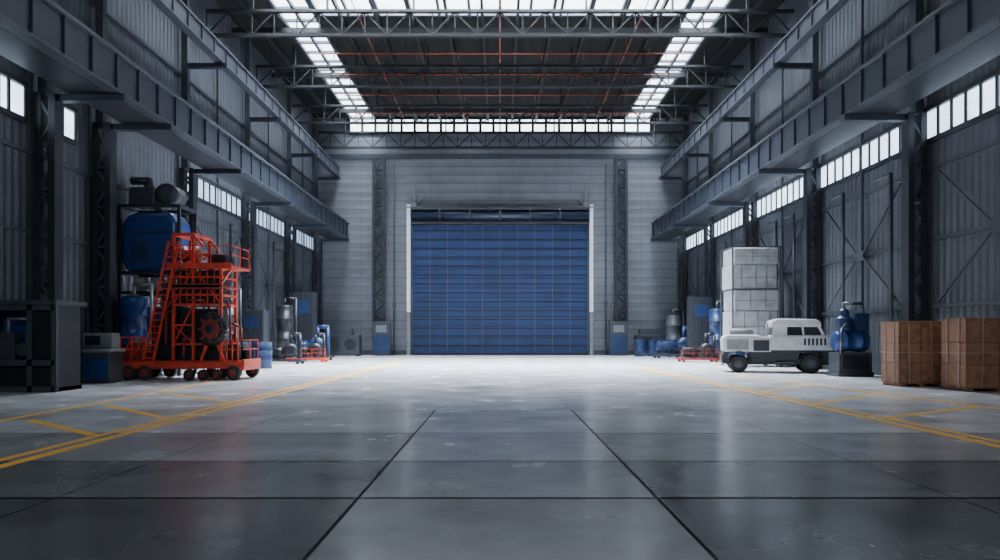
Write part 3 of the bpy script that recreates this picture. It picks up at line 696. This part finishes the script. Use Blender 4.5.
# ------------------------------------------------------------ crates
def crate(x,y,w,d,h,label):
    e=thing('strapped_crate',label,'crate',(x,y,0),0,'strapped shipping crates')
    for xx in(-w/2+.15,0,w/2-.15):
        m=MB(); m.box(xx-0.07,xx+0.07,-d/2,d/2,0,0.12); m.obj('pallet_skid',M_wood2,e)
    m=MB(); rows=3; hh=(h-0.16)/rows
    for i in range(rows):
        q=random.uniform(0.0,0.02); q2=random.uniform(0.0,0.02)
        m.box(-w/2+q,-0.006,-d/2+q2,d/2-0.01,0.13+i*hh,0.13+(i+1)*hh-0.008)
        q=random.uniform(0.0,0.02); q2=random.uniform(0.0,0.02)
        m.box(0.006,w/2-q,-d/2+q2,d/2-0.01,0.13+i*hh,0.13+(i+1)*hh-0.008)
    m.obj('carton_block',M_wood,e,bevel=0.02)
    m=MB(); m.box(-w/2,w/2,-d/2,d/2,0.10,0.135); m.obj('pallet_deck',M_wood2,e)
    t=0.07
    for xx in(-w/2-0.012,w/2+0.012-t):
        m=MB(); m.box(xx,xx+t,-d/2-0.014,-d/2+0.02,0.13,h); m.obj('edge_board',M_wood2,e)
    m=MB(); m.box(-w/2-0.01,w/2+0.01,-d/2-0.01,d/2+0.01,h-0.06,h+0.01); m.obj('crate_lid',M_wood2,e)
    for xx in(-w*0.27,w*0.22):
        m=MB(); m.beam((xx,-d/2-0.02,0.1),(xx+random.uniform(-.04,.04),-d/2-0.02,h+0.02),0.035,0.012); m.box(xx-0.018,xx+0.018,-d/2-0.02,d/2+0.02,h+0.01,h+0.02); m.obj('strap',M_strap,e)
    for yy in(-d*0.27,d*0.2):
        m=MB(); m.box(-w/2-0.024,-w/2-0.010,yy,yy+0.035,0.1,h+0.025); m.box(-w/2-0.02,w/2+0.02,yy,yy+0.035,h+0.02,h+0.03); m.obj('strap',M_strap,e)
    z=h*0.52
    m=MB(); m.box(-w/2-0.026,w/2+0.026,-d/2-0.032,-d/2-0.02,z,z+0.03); m.box(-w/2-0.03,-w/2-0.018,-d/2-0.022,d/2,z,z+0.03); m.obj('strap',M_strap,e)
crate(13.27,22.55,1.45,1.05,2.05,'brown strapped crate on pallet near column')
crate(14.3,20.6,1.95,1.15,2.1,'larger brown strapped crate on pallet')

for s,ysr in((1,(19.5,27.2,31,36.2,38.5,47)),(-1,(31.5,39.5,47))):
    for y in ysr:
        m=MB(); m.pipe([(0,0,0.0),(0,0,7.9),(0,1.2,7.9)],0.07); m.box(-0.15,0.15,-0.2,0.2,1.2,1.9)
        o=m.obj('conduit_pipe',M_steel2,loc=(s*(W-0.4),y,0)); tag(o,'grey vertical conduit pipe with junction box on wall','pipe','wall conduits')
for x in(-8.9,8.9):
    m=MB(); m.cyl((0,0,0.0),(0,0,16),0.06,8); m.box(-0.12,0.12,-0.08,0.08,4,4.5)
    o=m.obj('conduit_pipe',M_steel2,loc=(x,D-0.25,0)); tag(o,'thin grey conduit pipe on the end wall','pipe','end wall conduits')

# ------------------------------------------------------------ world / camera
w=bpy.data.worlds.new('World'); S.world=w; w.use_nodes=True
w.node_tree.nodes['Background'].inputs[0].default_value=(0.5,0.65,0.9,1); w.node_tree.nodes['Background'].inputs[1].default_value=0.3
cam=bpy.data.cameras.new('Camera'); co=bpy.data.objects.new('Camera',cam); COL.objects.link(co)
co.location=(0,0,1.6); co.rotation_euler=(math.radians(90),0,0)
cam.sensor_width=36; cam.lens=25.2; cam.shift_y=0.056; cam.clip_end=300
S.camera=co
